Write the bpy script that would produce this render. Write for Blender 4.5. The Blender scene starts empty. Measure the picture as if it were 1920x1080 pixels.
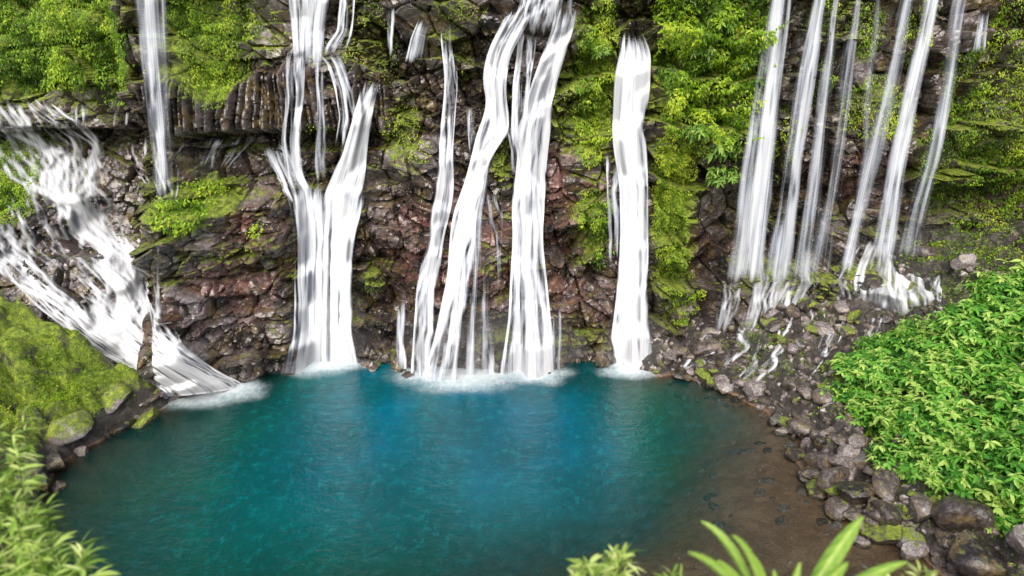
import bpy, math, random
import numpy as np
R = np.random.default_rng(7)
random.seed(7)
scene = bpy.context.scene
rad = math.radians

# ------------------------------------------------------------------ noise
def hsh(ix, iy, seed):
    h = (ix.astype(np.int64)*374761393 + iy.astype(np.int64)*668265263 + seed*974634777) & 0xFFFFFFFF
    h = ((h ^ (h >> 13))*1274126177) & 0xFFFFFFFF
    h = ((h ^ (h >> 16))*2246822519) & 0xFFFFFFFF
    h = h ^ (h >> 15)
    return (h & 0xFFFFFF)/float(0xFFFFFF)
def vn(x, y, seed=0):
    ix = np.floor(x); iy = np.floor(y); fx = x-ix; fy = y-iy
    fx = fx*fx*(3-2*fx); fy = fy*fy*(3-2*fy)
    ix = ix.astype(np.int64); iy = iy.astype(np.int64)
    a = hsh(ix, iy, seed); b = hsh(ix+1, iy, seed); c = hsh(ix, iy+1, seed); d = hsh(ix+1, iy+1, seed)
    return (a*(1-fx)+b*fx)*(1-fy)+(c*(1-fx)+d*fx)*fy
def fbm(x, y, seed=0, o=4):
    s = 0; a = .5; t = 0
    for i in range(o):
        s = s+a*vn(x*2**i+17*i, y*2**i-9*i, seed+i); t += a; a *= .5
    return s/t
def ss(a, b, x):
    t = np.clip((x-a)/(b-a), 0, 1); return t*t*(3-2*t)
def worley(x, y, seed=0):
    ix = np.floor(x).astype(np.int64); iy = np.floor(y).astype(np.int64)
    f1 = np.full(x.shape, 9.); f2 = np.full(x.shape, 9.)
    cx = np.zeros(x.shape); cy = np.zeros(x.shape); ci = np.zeros(x.shape, np.int64); cj = np.zeros(x.shape, np.int64)
    for i in (-1, 0, 1):
        for j in (-1, 0, 1):
            a = ix+i; b = iy+j
            px = a+hsh(a, b, seed); py = b+hsh(a, b, seed+1)
            d = np.hypot(px-x, py-y)
            m = d < f1
            f2 = np.where(m, f1, np.minimum(f2, d))
            f1 = np.where(m, d, f1)
            cx = np.where(m, px, cx); cy = np.where(m, py, cy); ci = np.where(m, a, ci); cj = np.where(m, b, cj)
    return f1, f2, cx, cy, ci, cj
def facets(x, y, sx, sy, seed, tilt=1.3):
    f1, f2, cx, cy, ci, cj = worley(x/sx, y/sy, seed)
    r1 = hsh(ci, cj, seed+5); r2 = hsh(ci, cj, seed+6)-.5; r3 = hsh(ci, cj, seed+7)-.5
    h = (r1-.5)+tilt*((x/sx-cx)*r2+(y/sy-cy)*r3)
    return h, f2-f1, hsh(ci, cj, seed+8)

# ------------------------------------------------------------------ site survey
CAM = np.array([0., 0., 12.]); PITCH = rad(20); CP, SP = math.cos(PITCH), math.sin(PITCH); F = 1280.
def ray(px, py):
    a = (np.asarray(px, float)-960)/F; b = (540-np.asarray(py, float))/F
    return a, CP+b*SP, -SP+b*CP
def at_y(px, py, y):
    dx, dy, dz = ray(px, py); t = y/dy
    return dx*t, 12+dz*t
def at_z(px, py, z=0.):
    dx, dy, dz = ray(px, py); t = (z-12)/dz
    return dx*t, dy*t
def at_d(px, py, d):
    dx, dy, dz = ray(px, py); return np.array([dx*d, dy*d, 12+dz*d])

BX = np.array([-30, -24, -18.5, -14, -12, -11, -9.8, -8.2, -5.5, -4, -1.5, 1.5, 3.5, 5, 8, 12, 18, 22, 28])
BY = np.array([16, 18.6, 20.5, 21.9, 22.5, 23.4, 24.6, 25.3, 25.2, 24.4, 23.6, 24.0, 24.5, 24.4, 25.3, 26.6, 27., 25.5, 20])
def bump(x, z, cx, cz, rx, rz, a):
    return a*np.exp(-((x-cx)/rx)**2-((z-cz)/rz)**2)
def colmask(x, z):
    return ss(-12.2, -11.6, x)*ss(-4.0, -4.6, x)*ss(8.65, 8.85, z)*ss(11.8, 11.1, z+1.5*(fbm(x*.9, z*0, 2, 3))-.2*ss(-8, -5, x))
def C_smooth(x, z):
    b = (np.interp(x-.6, BX, BY)+np.interp(x+.6, BX, BY)+np.interp(x, BX, BY))/3
    y = b+.09*z
    s = .5*ss(-11.8, -14.2, x)
    y = y+s*np.minimum(z, 9.3)
    left = ss(-4.2, -6.6, x)
    y = y-left*(.8+1.0*ss(-12, -14, x))*ss(8.7, 9.1, z)
    y = y+left*.5*ss(8.0, 8.4, z)*ss(9.1, 8.8, z)
    but = ss(-13.3, -12.6, x)*ss(-7.7, -8.6, x)
    y = y-but*(1.6*ss(6.9, 6.3, z)-.35*ss(4.6, 4.2, z)*ss(1.5, 2.0, z))
    rt = ss(7.2, 8.6, x)
    y = y-rt*1.3*ss(6.1, 7.6, z)+rt*.3*ss(7.2, 6.2, z)*ss(3.9, 4.4, z)
    y = y-rt*1.5*ss(3.7, 3.1, z)
    y = y-bump(x, np.maximum(z, 3.0), 15.3, 3.0, 1.7, .9, 1.5)
    y = y-bump(x, z, 4.0, 11.5, 1.1, 4.5, .9)-bump(x, z, 6.6, 9.5, 1.4, 5, .8)
    y = y-bump(x, z, -3.4, 6.5, .9, 4.5, .6)+bump(x, z, 5.0, 10.5, .6, 5, .5)
    y = y+bump(x, z, -6.8, 12.8, 1.5, 1.4, .7)-bump(x, z, -6.7, 10.9, 1.4, .5, .3)
    y = y-bump(x, z, 1.0, 12.5, 1.6, 1.2, .5)
    y = y-1.2*(fbm(x*.28+5, z*.22, 31, 3)-.5)
    return y
def C_full(x, z, full=False):
    x = np.asarray(x, float); z = np.asarray(z, float)
    y = C_smooth(x, z)
    wx = x+.5*(fbm(x*.7, z*.7, 3, 2)-.5); wz = z+.5*(fbm(x*.7+9, z*.7, 5, 2)-.5)
    h0, e0, t0 = facets(wx-.15*wz, wz+.1*wx, 2.3, 1.5, 71)
    h1, e1, t1 = facets(wx+.25*wz, wz, 1.0, 1.2, 11)
    h2, e2, t2 = facets(wx+.2*wz, wz-.15*wx, .46, .36, 23, 1.7)
    h3, e3, t3 = facets(wx, wz-.3*wx, .21, .16, 37, 1.6)
    rough = .18+1.1*ss(.40, .60, fbm(x*.38, z*.38, 301, 3))
    col = colmask(x, z)
    k = 1-.9*col
    t = z/1.7+.9*(fbm(x*.22+3, z*.1, 511, 3)-.5)*2+.2*(h1)
    fr = t-np.floor(t); led = -.80*(fr**1.3-.45)*(.4+1.2*ss(.35, .6, fbm(x*.3, z*.3, 521, 2)))*ss(-14, -12.5, x)
    y = y+k*led
    lb = z*3.0+.35*x*.3+1.2*(fbm(x*.5, z*.4, 611, 3)-.5)*2
    y = y-k*.20*(vn(x*.35, lb, 613)-.5)*2*ss(.38, .55, fbm(x*.25, z*.35, 617, 2))*ss(-14, -12.5, x)
    y = y-k*(.56*h0+.60*h1*(.65+.35*rough)+.27*h2*(.3+.7*rough)+.12*h3*rough)
    y = y+k*(.26*(1-ss(0, .10, e1))+.10*(1-ss(0, .14, e2))*(.2+.8*rough))
    bx = (x+.10*(z-10)*(x+8)*.22+.16*np.sin(x*2.3)+.25*(fbm(x*.7, z*.8, 9, 2)-.5))/.20
    ci = np.floor(bx); cf = bx-ci; c0 = ci.astype(np.int64)
    hc = hsh(c0, np.floor(z*.9+hsh(c0, c0*0, 3)*5).astype(np.int64), 91)
    y = y-col*(.20*(1-np.abs(2*cf-1)**2.5)+.50*hc+.30*(hsh(c0//3, c0*0, 8)))
    lay = ss(-13.3, -12.6, x)*ss(-7.7, -8.4, x)*ss(5.0, 4.4, z)
    y = y-lay*.35*(vn(x*.4, z*2.6+.3*x, 77)-.5)
    y = y-.07*(fbm(x*5, z*5, 55, 3)-.5)
    if full:
        return y, (1-col)*(.28*t0+.37*t1+.25*t2+.1*t3)+col*(.14+.55*hc)
    return y
def on_cliff(px, py, it=12):
    px = np.asarray(px, float); py = np.asarray(py, float)
    y = np.full(np.broadcast(px, py).shape, 25.)
    for _ in range(it):
        x, z = at_y(px, py, y); y = .5*y+.5*C_smooth(x, z)
    x, z = at_y(px, py, y)
    return x, y, z

shore_px = [(95, 905), (130, 862), (205, 816), (300, 768), (338, 738), (400, 722)]
POOL = [tuple(map(float, at_z(a, b))) for a, b in shore_px]
POOL += [(-10.6, 23.6), (-10.6, 30), (3.8, 30), (4.2, 26)]
POOL += [tuple(map(float, at_z(a, b))) for a, b in [(1170, 690), (1290, 712), (1370, 742), (1440, 772), (1500, 825), (1492, 868), (1540, 912), (1580, 960), (1640, 992), (1740, 1030)]]
POOL += [(9.8, 11), (3, 9.8), (-6, 9.6), (-11.5, 12)]
POOL = np.array(POOL)
def sdf(x, y):
    d = np.full(x.shape, 1e9); ins = np.zeros(x.shape, bool)
    n = len(POOL)
    for i in range(n):
        ax, ay = POOL[i]; bx, by = POOL[(i+1) % n]
        ex, ey = bx-ax, by-ay
        t = np.clip(((x-ax)*ex+(y-ay)*ey)/(ex*ex+ey*ey), 0, 1)
        d = np.minimum(d, np.hypot(x-ax-t*ex, y-ay-t*ey))
        c = ((ay > y) != (by > y))
        xi = ax+(y-ay)*ex/(ey if abs(ey) > 1e-9 else 1e-9)
        ins ^= (c & (x < xi))
    return np.where(ins, -d, d)
def G(x, y):
    x = np.asarray(x, float); y = np.asarray(y, float)
    s = sdf(x, y)+.9*(fbm(x*.8, y*.8, 41, 4)-.5)
    so = np.maximum(s, 0)
    lf = ss(-8, -10, x)
    g1, e1, _ = facets(x+.4*fbm(x, y, 3, 2), y, 1.3, 1.3, 411); g2, e2, _ = facets(x, y, .5, .5, 421)
    rock = ss(0, .7, so)*(.65*g1+.30*g2-.15*(1-ss(0, .2, e1)))
    right = so*.42+.25*ss(0, .5, so)
    bk = ss(22.3, 20.9, y+.25*(x+14))
    leftb = 1.15*np.sqrt(np.clip(so/1.0, 0, 1))+.75*np.sqrt(np.clip((so-1.5+.8*(fbm(x*.6, y*.6, 19, 2)-.5))/1.6, 0, 1))+.36*so
    leftb = leftb*(.12+.88*bk)
    out = right*(1-lf)+leftb*lf+rock*(.9+.05*lf)*(1-lf*(1-bk))+(1-lf*(1-bk))*ss(0, 1.5, so)*(.7*(fbm(x*.5, y*.5, 61, 4)-.5)+.25*(fbm(x*2.5, y*2.5, 63, 3)-.5))
    out = np.maximum(out, 0.03*ss(0, .3, so))
    near = 9.4-1.0*y+.5*(fbm(x*.6, y*.6, 8, 3)-.5)
    near = np.minimum(near, 8.0)
    out = np.where(near > out, near, out)
    dd = np.maximum(-s, 0)
    q = (x+.4)*-.6+(y-12.5)*.8+1.8*(fbm(x*.35, y*.35, 12, 3)-.5)
    f = ss(-2.2, 6.6, q)
    f = np.where(x < -3.5, np.maximum(f, ss(-3.5, -8, x)), f)
    dep = (1-f)*(.10+.05*dd)+f*(.2+1.1*dd)
    dep = np.minimum(dep, 5)+.08*(fbm(x*1.5, y*1.5, 18, 3)-.5)
    return np.where(s > 0, out, -dep)
def on_ground(px, py, lift=0., it=14):
    z = np.zeros(np.broadcast(np.asarray(px, float), np.asarray(py, float)).shape)
    for _ in range(it):
        x, y = at_z(px, py, z); z = .5*z+.5*np.maximum(G(x, y)+lift, 0)
    x, y = at_z(px, py, z)
    return x, y, z

# ------------------------------------------------------------------ helpers
def link(ob):
    scene.collection.objects.link(ob); return ob
def tag(ob, label=None, cat=None, group=None, kind=None):
    if label: ob["label"] = label
    if cat: ob["category"] = cat
    if group: ob["group"] = group
    if kind: ob["kind"] = kind
    return ob
def mesh_np(name, V, faces, mat, attrs=None, uv=None, smooth=True):
    me = bpy.data.meshes.new(name)
    V = np.ascontiguousarray(V, dtype=np.float32)
    me.vertices.add(len(V)); me.vertices.foreach_set("co", V.ravel())
    loops = np.concatenate([f.ravel() for f in faces]).astype(np.int32)
    tot = np.concatenate([np.full(len(f), f.shape[1]) for f in faces]).astype(np.int32)
    st = np.concatenate([[0], np.cumsum(tot)[:-1]]).astype(np.int32)
    me.loops.add(len(loops)); me.loops.foreach_set("vertex_index", loops)
    me.polygons.add(len(tot)); me.polygons.foreach_set("loop_start", st); me.polygons.foreach_set("loop_total", tot)
    me.update(calc_edges=True)
    me.polygons.foreach_set("use_smooth", np.full(len(tot), smooth))
    for k, a in (attrs or {}).items():
        at = me.attributes.new(k, 'FLOAT', 'POINT'); at.data.foreach_set("value", np.ascontiguousarray(a, dtype=np.float32).ravel())
    if uv is not None:
        l = me.uv_layers.new(name="UVMap"); l.data.foreach_set("uv", np.ascontiguousarray(uv[loops], dtype=np.float32).ravel())
    me.materials.append(mat)
    return link(bpy.data.objects.new(name, me))
def grid_faces(nr, nc):
    i = np.arange(nr-1)[:, None]*nc+np.arange(nc-1)[None, :]
    i = i.ravel()
    return np.stack([i, i+1, i+nc+1, i+nc], 1)

# ------------------------------------------------------------------ materials
class M:
    def __init__(s, name):
        s.m = bpy.data.materials.new(name); s.m.use_nodes = True
        s.t = s.m.node_tree; s.t.nodes.clear(); s.out = s.n('ShaderNodeOutputMaterial')
    def n(s, ty, **kw):
        nd = s.t.nodes.new(ty)
        for k, v in kw.items(): setattr(nd, k, v)
        return nd
    def l(s, a, b): s.t.links.new(a, b)
    def val(s, sock, v):
        if isinstance(v, bpy.types.NodeSocket): s.l(v, sock)
        else: sock.default_value = v
    def math(s, op, a, b=0., clamp=False):
        nd = s.n('ShaderNodeMath', operation=op, use_clamp=clamp); s.val(nd.inputs[0], a); s.val(nd.inputs[1], b); return nd.outputs[0]
    def noise(s, vec, sc, det=4, rough=.55, dist=0.):
        nd = s.n('ShaderNodeTexNoise'); nd.inputs['Scale'].default_value = sc; nd.inputs['Detail'].default_value = det
        nd.inputs['Roughness'].default_value = rough; nd.inputs['Distortion'].default_value = dist
        if vec is not None: s.l(vec, nd.inputs['Vector'])
        return nd.outputs['Fac']
    def mapping(s, vec, sc, loc=(0, 0, 0)):
        nd = s.n('ShaderNodeMapping'); s.l(vec, nd.inputs[0]); nd.inputs['Scale'].default_value = sc; nd.inputs['Location'].default_value = loc; return nd.outputs[0]
    def ramp(s, fac, stops):
        nd = s.n('ShaderNodeValToRGB'); s.l(fac, nd.inputs[0]); e = nd.color_ramp.elements
        while len(e) < len(stops): e.new(.5)
        for i, (p, c) in enumerate(stops):
            e[i].position = p; e[i].color = (*c, 1) if len(c) == 3 else c
        return nd.outputs[0]
    def mix(s, f, a, b, mode='MIX'):
        nd = s.n('ShaderNodeMix', data_type='RGBA', blend_type=mode); s.val(nd.inputs[0], f)
        for k, v in ((6, a), (7, b)):
            if isinstance(v, bpy.types.NodeSocket): s.l(v, nd.inputs[k])
            else: nd.inputs[k].default_value = (*v, 1)
        return nd.outputs[2]
    def mr(s, v, a, b, c=0., d=1., smooth=True):
        nd = s.n('ShaderNodeMapRange'); nd.interpolation_type = 'SMOOTHSTEP' if smooth else 'LINEAR'
        s.l(v, nd.inputs[0])
        for i, q in enumerate((a, b, c, d)): nd.inputs[i+1].default_value = q
        return nd.outputs[0]
    def attr(s, n): return s.n('ShaderNodeAttribute', attribute_name=n).outputs['Fac']
    def bump(s, h, st, dist=.05):
        nd = s.n('ShaderNodeBump'); s.l(h, nd.inputs['Height']); nd.inputs['Strength'].default_value = st; nd.inputs['Distance'].default_value = dist; return nd.outputs[0]
    def princ(s, col, rough, normal=None, spec=.5):
        nd = s.n('ShaderNodeBsdfPrincipled'); s.val(nd.inputs['Base Color'], col if isinstance(col, bpy.types.NodeSocket) else (*col, 1)); s.val(nd.inputs['Roughness'], rough)
        nd.inputs['Specular IOR Level'].default_value = spec
        if normal is not None: s.l(normal, nd.inputs['Normal'])
        return nd.outputs[0]
    def done(s, sh): s.l(sh, s.out.inputs[0]); return s.m

def rock_mat(name, use_attr, mossy=.0, wet=.35, mr_=(.74, .93)):
    m = M(name)
    P = m.n('ShaderNodeTexCoord').outputs['Object'] if not use_attr else m.n('ShaderNodeNewGeometry').outputs['Position']
    n1 = m.noise(P, 1.1, 6, .6); n2 = m.noise(P, 6, 5, .6); n3 = m.noise(P, 30, 4, .6)
    v = m.math('ADD', m.math('MULTIPLY', n1, .5), m.math('MULTIPLY', n2, .5))
    if use_attr:
        v = m.math('ADD', m.math('MULTIPLY', v, .6), m.math('MULTIPLY', m.attr('tone'), .40))
    else:
        oi = m.n('ShaderNodeObjectInfo').outputs['Random']
        v = m.math('ADD', m.math('MULTIPLY', v, .75), m.math('MULTIPLY', oi, .25))
    lift = 1.2 if use_attr else 1.45
    col = m.ramp(v, [(p, tuple(q*lift for q in c)) for p, c in [(.34, (.010, .008, .007)), (.45, (.032, .025, .023)), (.53, (.078, .063, .059)), (.61, (.155, .135, .138)), (.72, (.34, .31, .34))]])
    och = m.mr(m.noise(P, 1.7, 5, .6), .50, .64, 0, .6)
    col = m.mix(och, col, m.mix(n2, (.045, .03, .009), (.28, .20, .065)))
    red = m.mr(m.noise(P, .55, 4, .6), .5, .62)
    if use_attr: red = m.math('ADD', m.math('MULTIPLY', red, .08), m.math('MULTIPLY', m.attr('red'), m.mr(n1, .40, .61)), clamp=True)
    else: red = m.math('MULTIPLY', red, .08)
    redc = m.mix(n2, (.085, .024, .017), (.37, .155, .135))
    col = m.mix(m.math('MULTIPLY', red, .75), col, redc)
    nz = m.n('ShaderNodeSeparateXYZ'); m.l(m.n('ShaderNodeNewGeometry').outputs['Normal'], nz.inputs[0])
    mo = m.math('MULTIPLY', nz.outputs[2], .22)
    mo = m.math('ADD', mo, m.math('MULTIPLY', m.noise(P, 2.6, 7, .75), 1.0))
    mo = m.math('ADD', mo, m.attr('moss') if use_attr else mossy)
    mo = m.mr(mo, *mr_)
    mc = m.ramp(m.math('ADD', m.math('MULTIPLY', n2, .45), m.math('MULTIPLY', n3, .55)), [(.38, (.03, .055, .002)), (.5, (.15, .22, .007)), (.64, (.48, .52, .02))])
    col = m.mix(mo, col, mc)
    h = m.math('ADD', n2, m.math('MULTIPLY', n3, m.math('ADD', .3, m.math('MULTIPLY', mo, 1.6))))
    bm = m.bump(h, .55, .06)
    ro = m.mr(n2, .35, .7, wet-.12, wet+.12)
    ro = m.math('ADD', ro, m.math('MULTIPLY', mo, .45), clamp=True)
    return m.done(m.princ(col, ro, bm, 1.0))
MAT_CLIFF = rock_mat("wet_basalt_cliff", True, 0, .26)
MAT_ROCK = rock_mat("wet_basalt_boulder", False, .02, .24)
MAT_MOSSROCK = rock_mat("mossy_basalt_boulder", False, .24, .3)
MAT_SCREE = rock_mat("dark_scree", False, .0, .26)

def ground_mat():
    m = M("mossy_ground")
    P = m.n('ShaderNodeNewGeometry').outputs['Position']
    n1 = m.noise(P, .9, 6, .6); n2 = m.noise(P, 6, 5, .65); n3 = m.noise(P, 28, 4, .65)
    v = m.math('ADD', m.math('MULTIPLY', n1, .4), m.math('MULTIPLY', n2, .6))
    rock = m.ramp(v, [(.32, (.010, .009, .007)), (.5, (.04, .033, .027)), (.68, (.20, .175, .16))])
    vo = m.n('ShaderNodeTexVoronoi'); vo.inputs['Scale'].default_value = 4.5; m.l(P, vo.inputs['Vector'])
    vs = m.n('ShaderNodeSeparateXYZ'); m.l(vo.outputs['Color'], vs.inputs[0])
    pv = m.math('ADD', m.math('MULTIPLY', n3, .60), m.math('MULTIPLY', vs.outputs[0], .12)); pv = m.math('ADD', pv, m.math('MULTIPLY', n1, .32))
    bed = m.ramp(pv, [(.3, (.09, .045, .022)), (.5, (.26, .15, .082)), (.72, (.52, .36, .23))])
    sx = m.n('ShaderNodeSeparateXYZ'); m.l(P, sx.inputs[0])
    col = m.mix(m.mr(sx.outputs[2], -.02, .12), bed, rock)
    nz = m.n('ShaderNodeSeparateXYZ'); m.l(m.n('ShaderNodeNewGeometry').outputs['Normal'], nz.inputs[0])
    mm = m.math('ADD', m.noise(P, 1.8, 6, .7), m.attr('moss'))
    mm = m.math('ADD', mm, m.math('MULTIPLY', m.math('SUBTRACT', nz.outputs[2], .8), .4))
    mo = m.mr(mm, .72, .90)
    mc = m.ramp(m.math('ADD', m.math('MULTIPLY', n2, .5), m.math('MULTIPLY', n3, .5)), [(.36, (.03, .055, .002)), (.5, (.15, .23, .007)), (.64, (.46, .53, .02))])
    col = m.mix(mo, col, mc)
    return m.done(m.princ(col, m.math('ADD', .35, m.math('MULTIPLY', mo, .4)), m.bump(m.math('ADD', n2, n3), .9, .08), .8))
MAT_GROUND = ground_mat()

def fall_mat(name, su=9., sv=.5, gain=1.2, mx_a=.95, up=.6, hi=(.76, .78, .81), lo=(.46, .52, .64), nsc=.6):
    m = M(name)
    uv = m.n('ShaderNodeUVMap', uv_map="UVMap").outputs[0]
    a = m.noise(m.mapping(uv, (su, sv, 1)), 1, 4, .6, .15)
    b = m.noise(m.mapping(uv, (su*3.3, sv*1.6, 1), (3, 7, 0)), 1, 3, .6)
    s = m.math('ADD', m.math('MULTIPLY', a, .45), m.math('MULTIPLY', b, .55))
    d = m.attr('dens')
    al = m.math('ADD', m.math('MULTIPLY', d, 1.2), -.15)
    al = m.math('ADD', al, m.math('MULTIPLY', m.math('SUBTRACT', s, .5), gain))
    al = m.mr(al, 0, 1, 0, mx_a)
    al = m.math('MULTIPLY', al, m.math('MULTIPLY', d, 2.5, True))
    c = m.math('ADD', m.mr(s, .40, .62, 0, .6), m.mr(d, .5, 1, 0, .5), True)
    col = m.mix(c, lo, hi)  # shading of the streaks painted into the colour, lavender-grey to near white
    gn = m.n('ShaderNodeNewGeometry').outputs['Normal']
    v1 = m.n('ShaderNodeVectorMath', operation='SCALE'); m.l(gn, v1.inputs[0]); v1.inputs['Scale'].default_value = nsc
    v2 = m.n('ShaderNodeVectorMath', operation='ADD'); m.l(v1.outputs[0], v2.inputs[0]); v2.inputs[1].default_value = (0, -.55, up)
    v3 = m.n('ShaderNodeVectorMath', operation='NORMALIZE'); m.l(v2.outputs[0], v3.inputs[0])
    df = m.n('ShaderNodeBsdfDiffuse'); m.l(col, df.inputs[0]); m.l(v3.outputs[0], df.inputs['Normal'])
    tp = m.n('ShaderNodeBsdfTransparent')
    fx = m.n('ShaderNodeMixShader'); m.l(al, fx.inputs[0]); m.l(tp.outputs[0], fx.inputs[1]); m.l(df.outputs[0], fx.inputs[2])
    return m.done(fx.outputs[0])
MAT_FALL = fall_mat("silky_white_water", 10, .20, 1.6, .90, nsc=.35)
MAT_VEIL = fall_mat("thin_veil_water", 10, .04, .9, .80)
MAT_CASC = fall_mat("cascade_white_water", 9, .8, .7, .92, .6, (.76, .78, .81), (.58, .62, .70), .2)
MAT_FOAM = fall_mat("pool_foam", 2.5, 2.5, .5, .78, .9, (.72, .77, .80), (.50, .64, .71), .2)
def mist_mat():
    m = M("drifting_mist"); v = m.n('ShaderNodeVolumeScatter'); v.inputs['Color'].default_value = (.95, .97, 1, 1); v.inputs['Density'].default_value = .075
    m.l(v.outputs[0], m.out.inputs['Volume']); return m.m
MAT_MIST = mist_mat()

def water_mat():
    m = M("turquoise_pool_water")
    P = m.n('ShaderNodeNewGeometry').outputs['Position']
    n1 = m.noise(P, .35, 4, .6)
    mul = m.attr('blue')
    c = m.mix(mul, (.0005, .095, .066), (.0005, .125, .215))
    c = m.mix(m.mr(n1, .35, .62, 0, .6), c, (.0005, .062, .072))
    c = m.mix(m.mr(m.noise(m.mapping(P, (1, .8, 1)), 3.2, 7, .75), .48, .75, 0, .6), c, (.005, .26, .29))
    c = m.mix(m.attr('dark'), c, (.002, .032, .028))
    df = m.n('ShaderNodeBsdfDiffuse'); m.l(c, df.inputs[0])
    tp = m.n('ShaderNodeBsdfTransparent'); tp.inputs[0].default_value = (.95, .97, .91, 1)
    mx = m.n('ShaderNodeMixShader'); m.l(m.attr('opac'), mx.inputs[0]); m.l(tp.outputs[0], mx.inputs[1]); m.l(df.outputs[0], mx.inputs[2])
    h = m.math('ADD', m.noise(m.mapping(P, (1, 1.6, 1)), 2.2, 5, .6, .4), m.math('MULTIPLY', m.noise(P, 9, 3, .6), .35))
    bm = m.bump(h, .4, .12)
    gl = m.n('ShaderNodeBsdfGlossy'); gl.inputs['Roughness'].default_value = .11; m.l(bm, gl.inputs['Normal'])
    fr = m.n('ShaderNodeFresnel'); fr.inputs[0].default_value = 1.5; m.l(bm, fr.inputs[1])
    fx = m.n('ShaderNodeMixShader'); m.l(fr.outputs[0], fx.inputs[0]); m.l(mx.outputs[0], fx.inputs[1]); m.l(gl.outputs[0], fx.inputs[2])
    return m.done(fx.outputs[0])
MAT_WATER = water_mat()

def leaf_mat(name, stops, rough=.45, tr=.3):
    m = M(name)
    col = m.ramp(m.attr('tint'), stops)
    pr = m.princ(col, rough, None, .4)
    tl = m.n('ShaderNodeBsdfTranslucent'); m.l(m.mix(.5, col, (.25, .42, .02)), tl.inputs[0])
    mx = m.n('ShaderNodeMixShader'); mx.inputs[0].default_value = tr; m.l(pr, mx.inputs[1]); m.l(tl.outputs[0], mx.inputs[2])
    return m.done(mx.outputs[0])
MAT_LEAF = leaf_mat("climbing_leaves", [(0, (.014, .045, .003)), (.35, (.09, .20, .006)), (.65, (.25, .42, .014)), (1, (.56, .64, .04))])
MAT_SHRUB = leaf_mat("shrub_leaves", [(0, (.010, .055, .008)), (.35, (.05, .21, .022)), (.65, (.15, .41, .045)), (1, (.44, .62, .14))], .42, .25)
MAT_LIGHT = leaf_mat("bright_leaves", [(0, (.10, .22, .04)), (.4, (.30, .50, .08)), (.7, (.52, .68, .16)), (1, (.74, .82, .34))], .45, .4)
def stem_mat():
    m = M("woody_stem"); P = m.n('ShaderNodeTexCoord').outputs['Object']
    return m.done(m.princ(m.mix(m.noise(P, 12), (.06, .08, .02), (.18, .20, .07)), .7))
MAT_STEM = stem_mat()

# ------------------------------------------------------------------ vegetation zones on the cliff
MOSS = [(100, 60, 190, 120, .6), (385, 90, 70, 130, .5), (1118, 150, 45, 170, .5), (1105, 420, 40, 80, .35), (1320, 110, 120, 170, .5), (1270, 400, 42, 200, .6),
        (1650, 190, 70, 60, .22), (1840, 280, 110, 170, .22), (365, 390, 60, 45, .4), (25, 330, 50, 70, .5), (750, 240, 50, 80, .27), (690, 60, 50, 80, .27),
        (940, 290, 20, 70, .35), (850, 60, 50, 50, .25), (490, 60, 60, 60, .25), (1420, 300, 50, 200, .15), (1560, 60, 100, 90, .2), (1760, 440, 90, 30, .25), (1600, 560, 150, 50, .2), (600, 150, 40, 60, .15), (1060, 200, 30, 90, .25), (700, 520, 30, 30, .2), (480, 180, 120, 30, .10), (400, 500, 90, 40, .14)]
REDS = [(860, 470, 140, 110, .9), (1070, 420, 60, 200, .7), (1130, 550, 40, 100, .5), (430, 540, 110, 70, .7), (480, 420, 60, 60, .6), (1590, 330, 120, 60, .6), (1340, 450, 80, 40, .5), (1880, 400, 60, 90, .6), (1060, 150, 30, 90, .3), (780, 230, 60, 80, .15)]
def paint(x, z, lst):
    a = np.zeros(x.shape)
    for (px, py, rx, ry, s) in lst:
        cx, cy, cz = on_cliff(px, py); sc = math.hypot(cy, 12-cz)/F*1.0
        a = np.maximum(a, s*np.exp(-(((x-cx)/(rx*sc))**2+((z-cz)/(ry*sc))**2)**1.5))
    return a

# ------------------------------------------------------------------ cliff
nx, nz = 1400, 480
X, Z = np.meshgrid(np.linspace(-27, 27, nx), np.linspace(-1.8, 17, nz))
Y, TONE = C_full(X, Z, True)
moss = paint(X, Z, MOSS)+.12*ss(.46, .68, fbm(X*.4, Z*.4, 101, 3))-.12*colmask(X, Z); red = paint(X, Z, REDS)
cliff = mesh_np("cliff", np.stack([X, Y, Z], -1).reshape(-1, 3), [grid_faces(nz, nx)], MAT_CLIFF, dict(tone=TONE, moss=moss, red=red), smooth=True)
try: cliff.data.set_sharp_from_angle(angle=rad(32))
except Exception: pass
tag(cliff, "wet dark basalt cliff with mossy ledges around the pool", "cliff", kind="structure")

# ------------------------------------------------------------------ ground and pool
gx = np.concatenate([np.linspace(-120, -24, 30, endpoint=False), np.linspace(-24, 24, 640), np.linspace(24, 120, 31)[1:]])
gy = np.concatenate([np.linspace(-100, -3, 26, endpoint=False), np.linspace(-3, 10, 80, endpoint=False), np.linspace(10, 30, 280)])
X, Y = np.meshgrid(gx, gy)
Z = np.minimum(G(X, Y), 8)
gm = np.where(X < -5, .50*ss(.3, 1.0, Z), .17*ss(.25, .9, Z))+.2*ss(5.5, 3, Y)
ground = mesh_np("ground", np.stack([X, Y, Z], -1).reshape(-1, 3), [grid_faces(len(gy), len(gx))], MAT_GROUND, dict(moss=gm))
tag(ground, "mossy rocky banks and gravel bed around the pool", "ground", kind="structure")
wx = np.linspace(-17, 13, 260); wy = np.linspace(8.5, 27.5, 190)
X, Y = np.meshgrid(wx, wy); dep = np.maximum(-G(X, Y), 0)
opac = (1-np.exp(-np.maximum(dep-.08, 0)*.70))
blue = ss(-9.5, -5, X)*ss(5, 1.0, X)*ss(12, 18.5, Y)*(.3+1.2*(fbm(X*.5, Y*.12, 5, 3)))  # bluer pool centre, with streaked reflections of the falls painted into the colour
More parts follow.
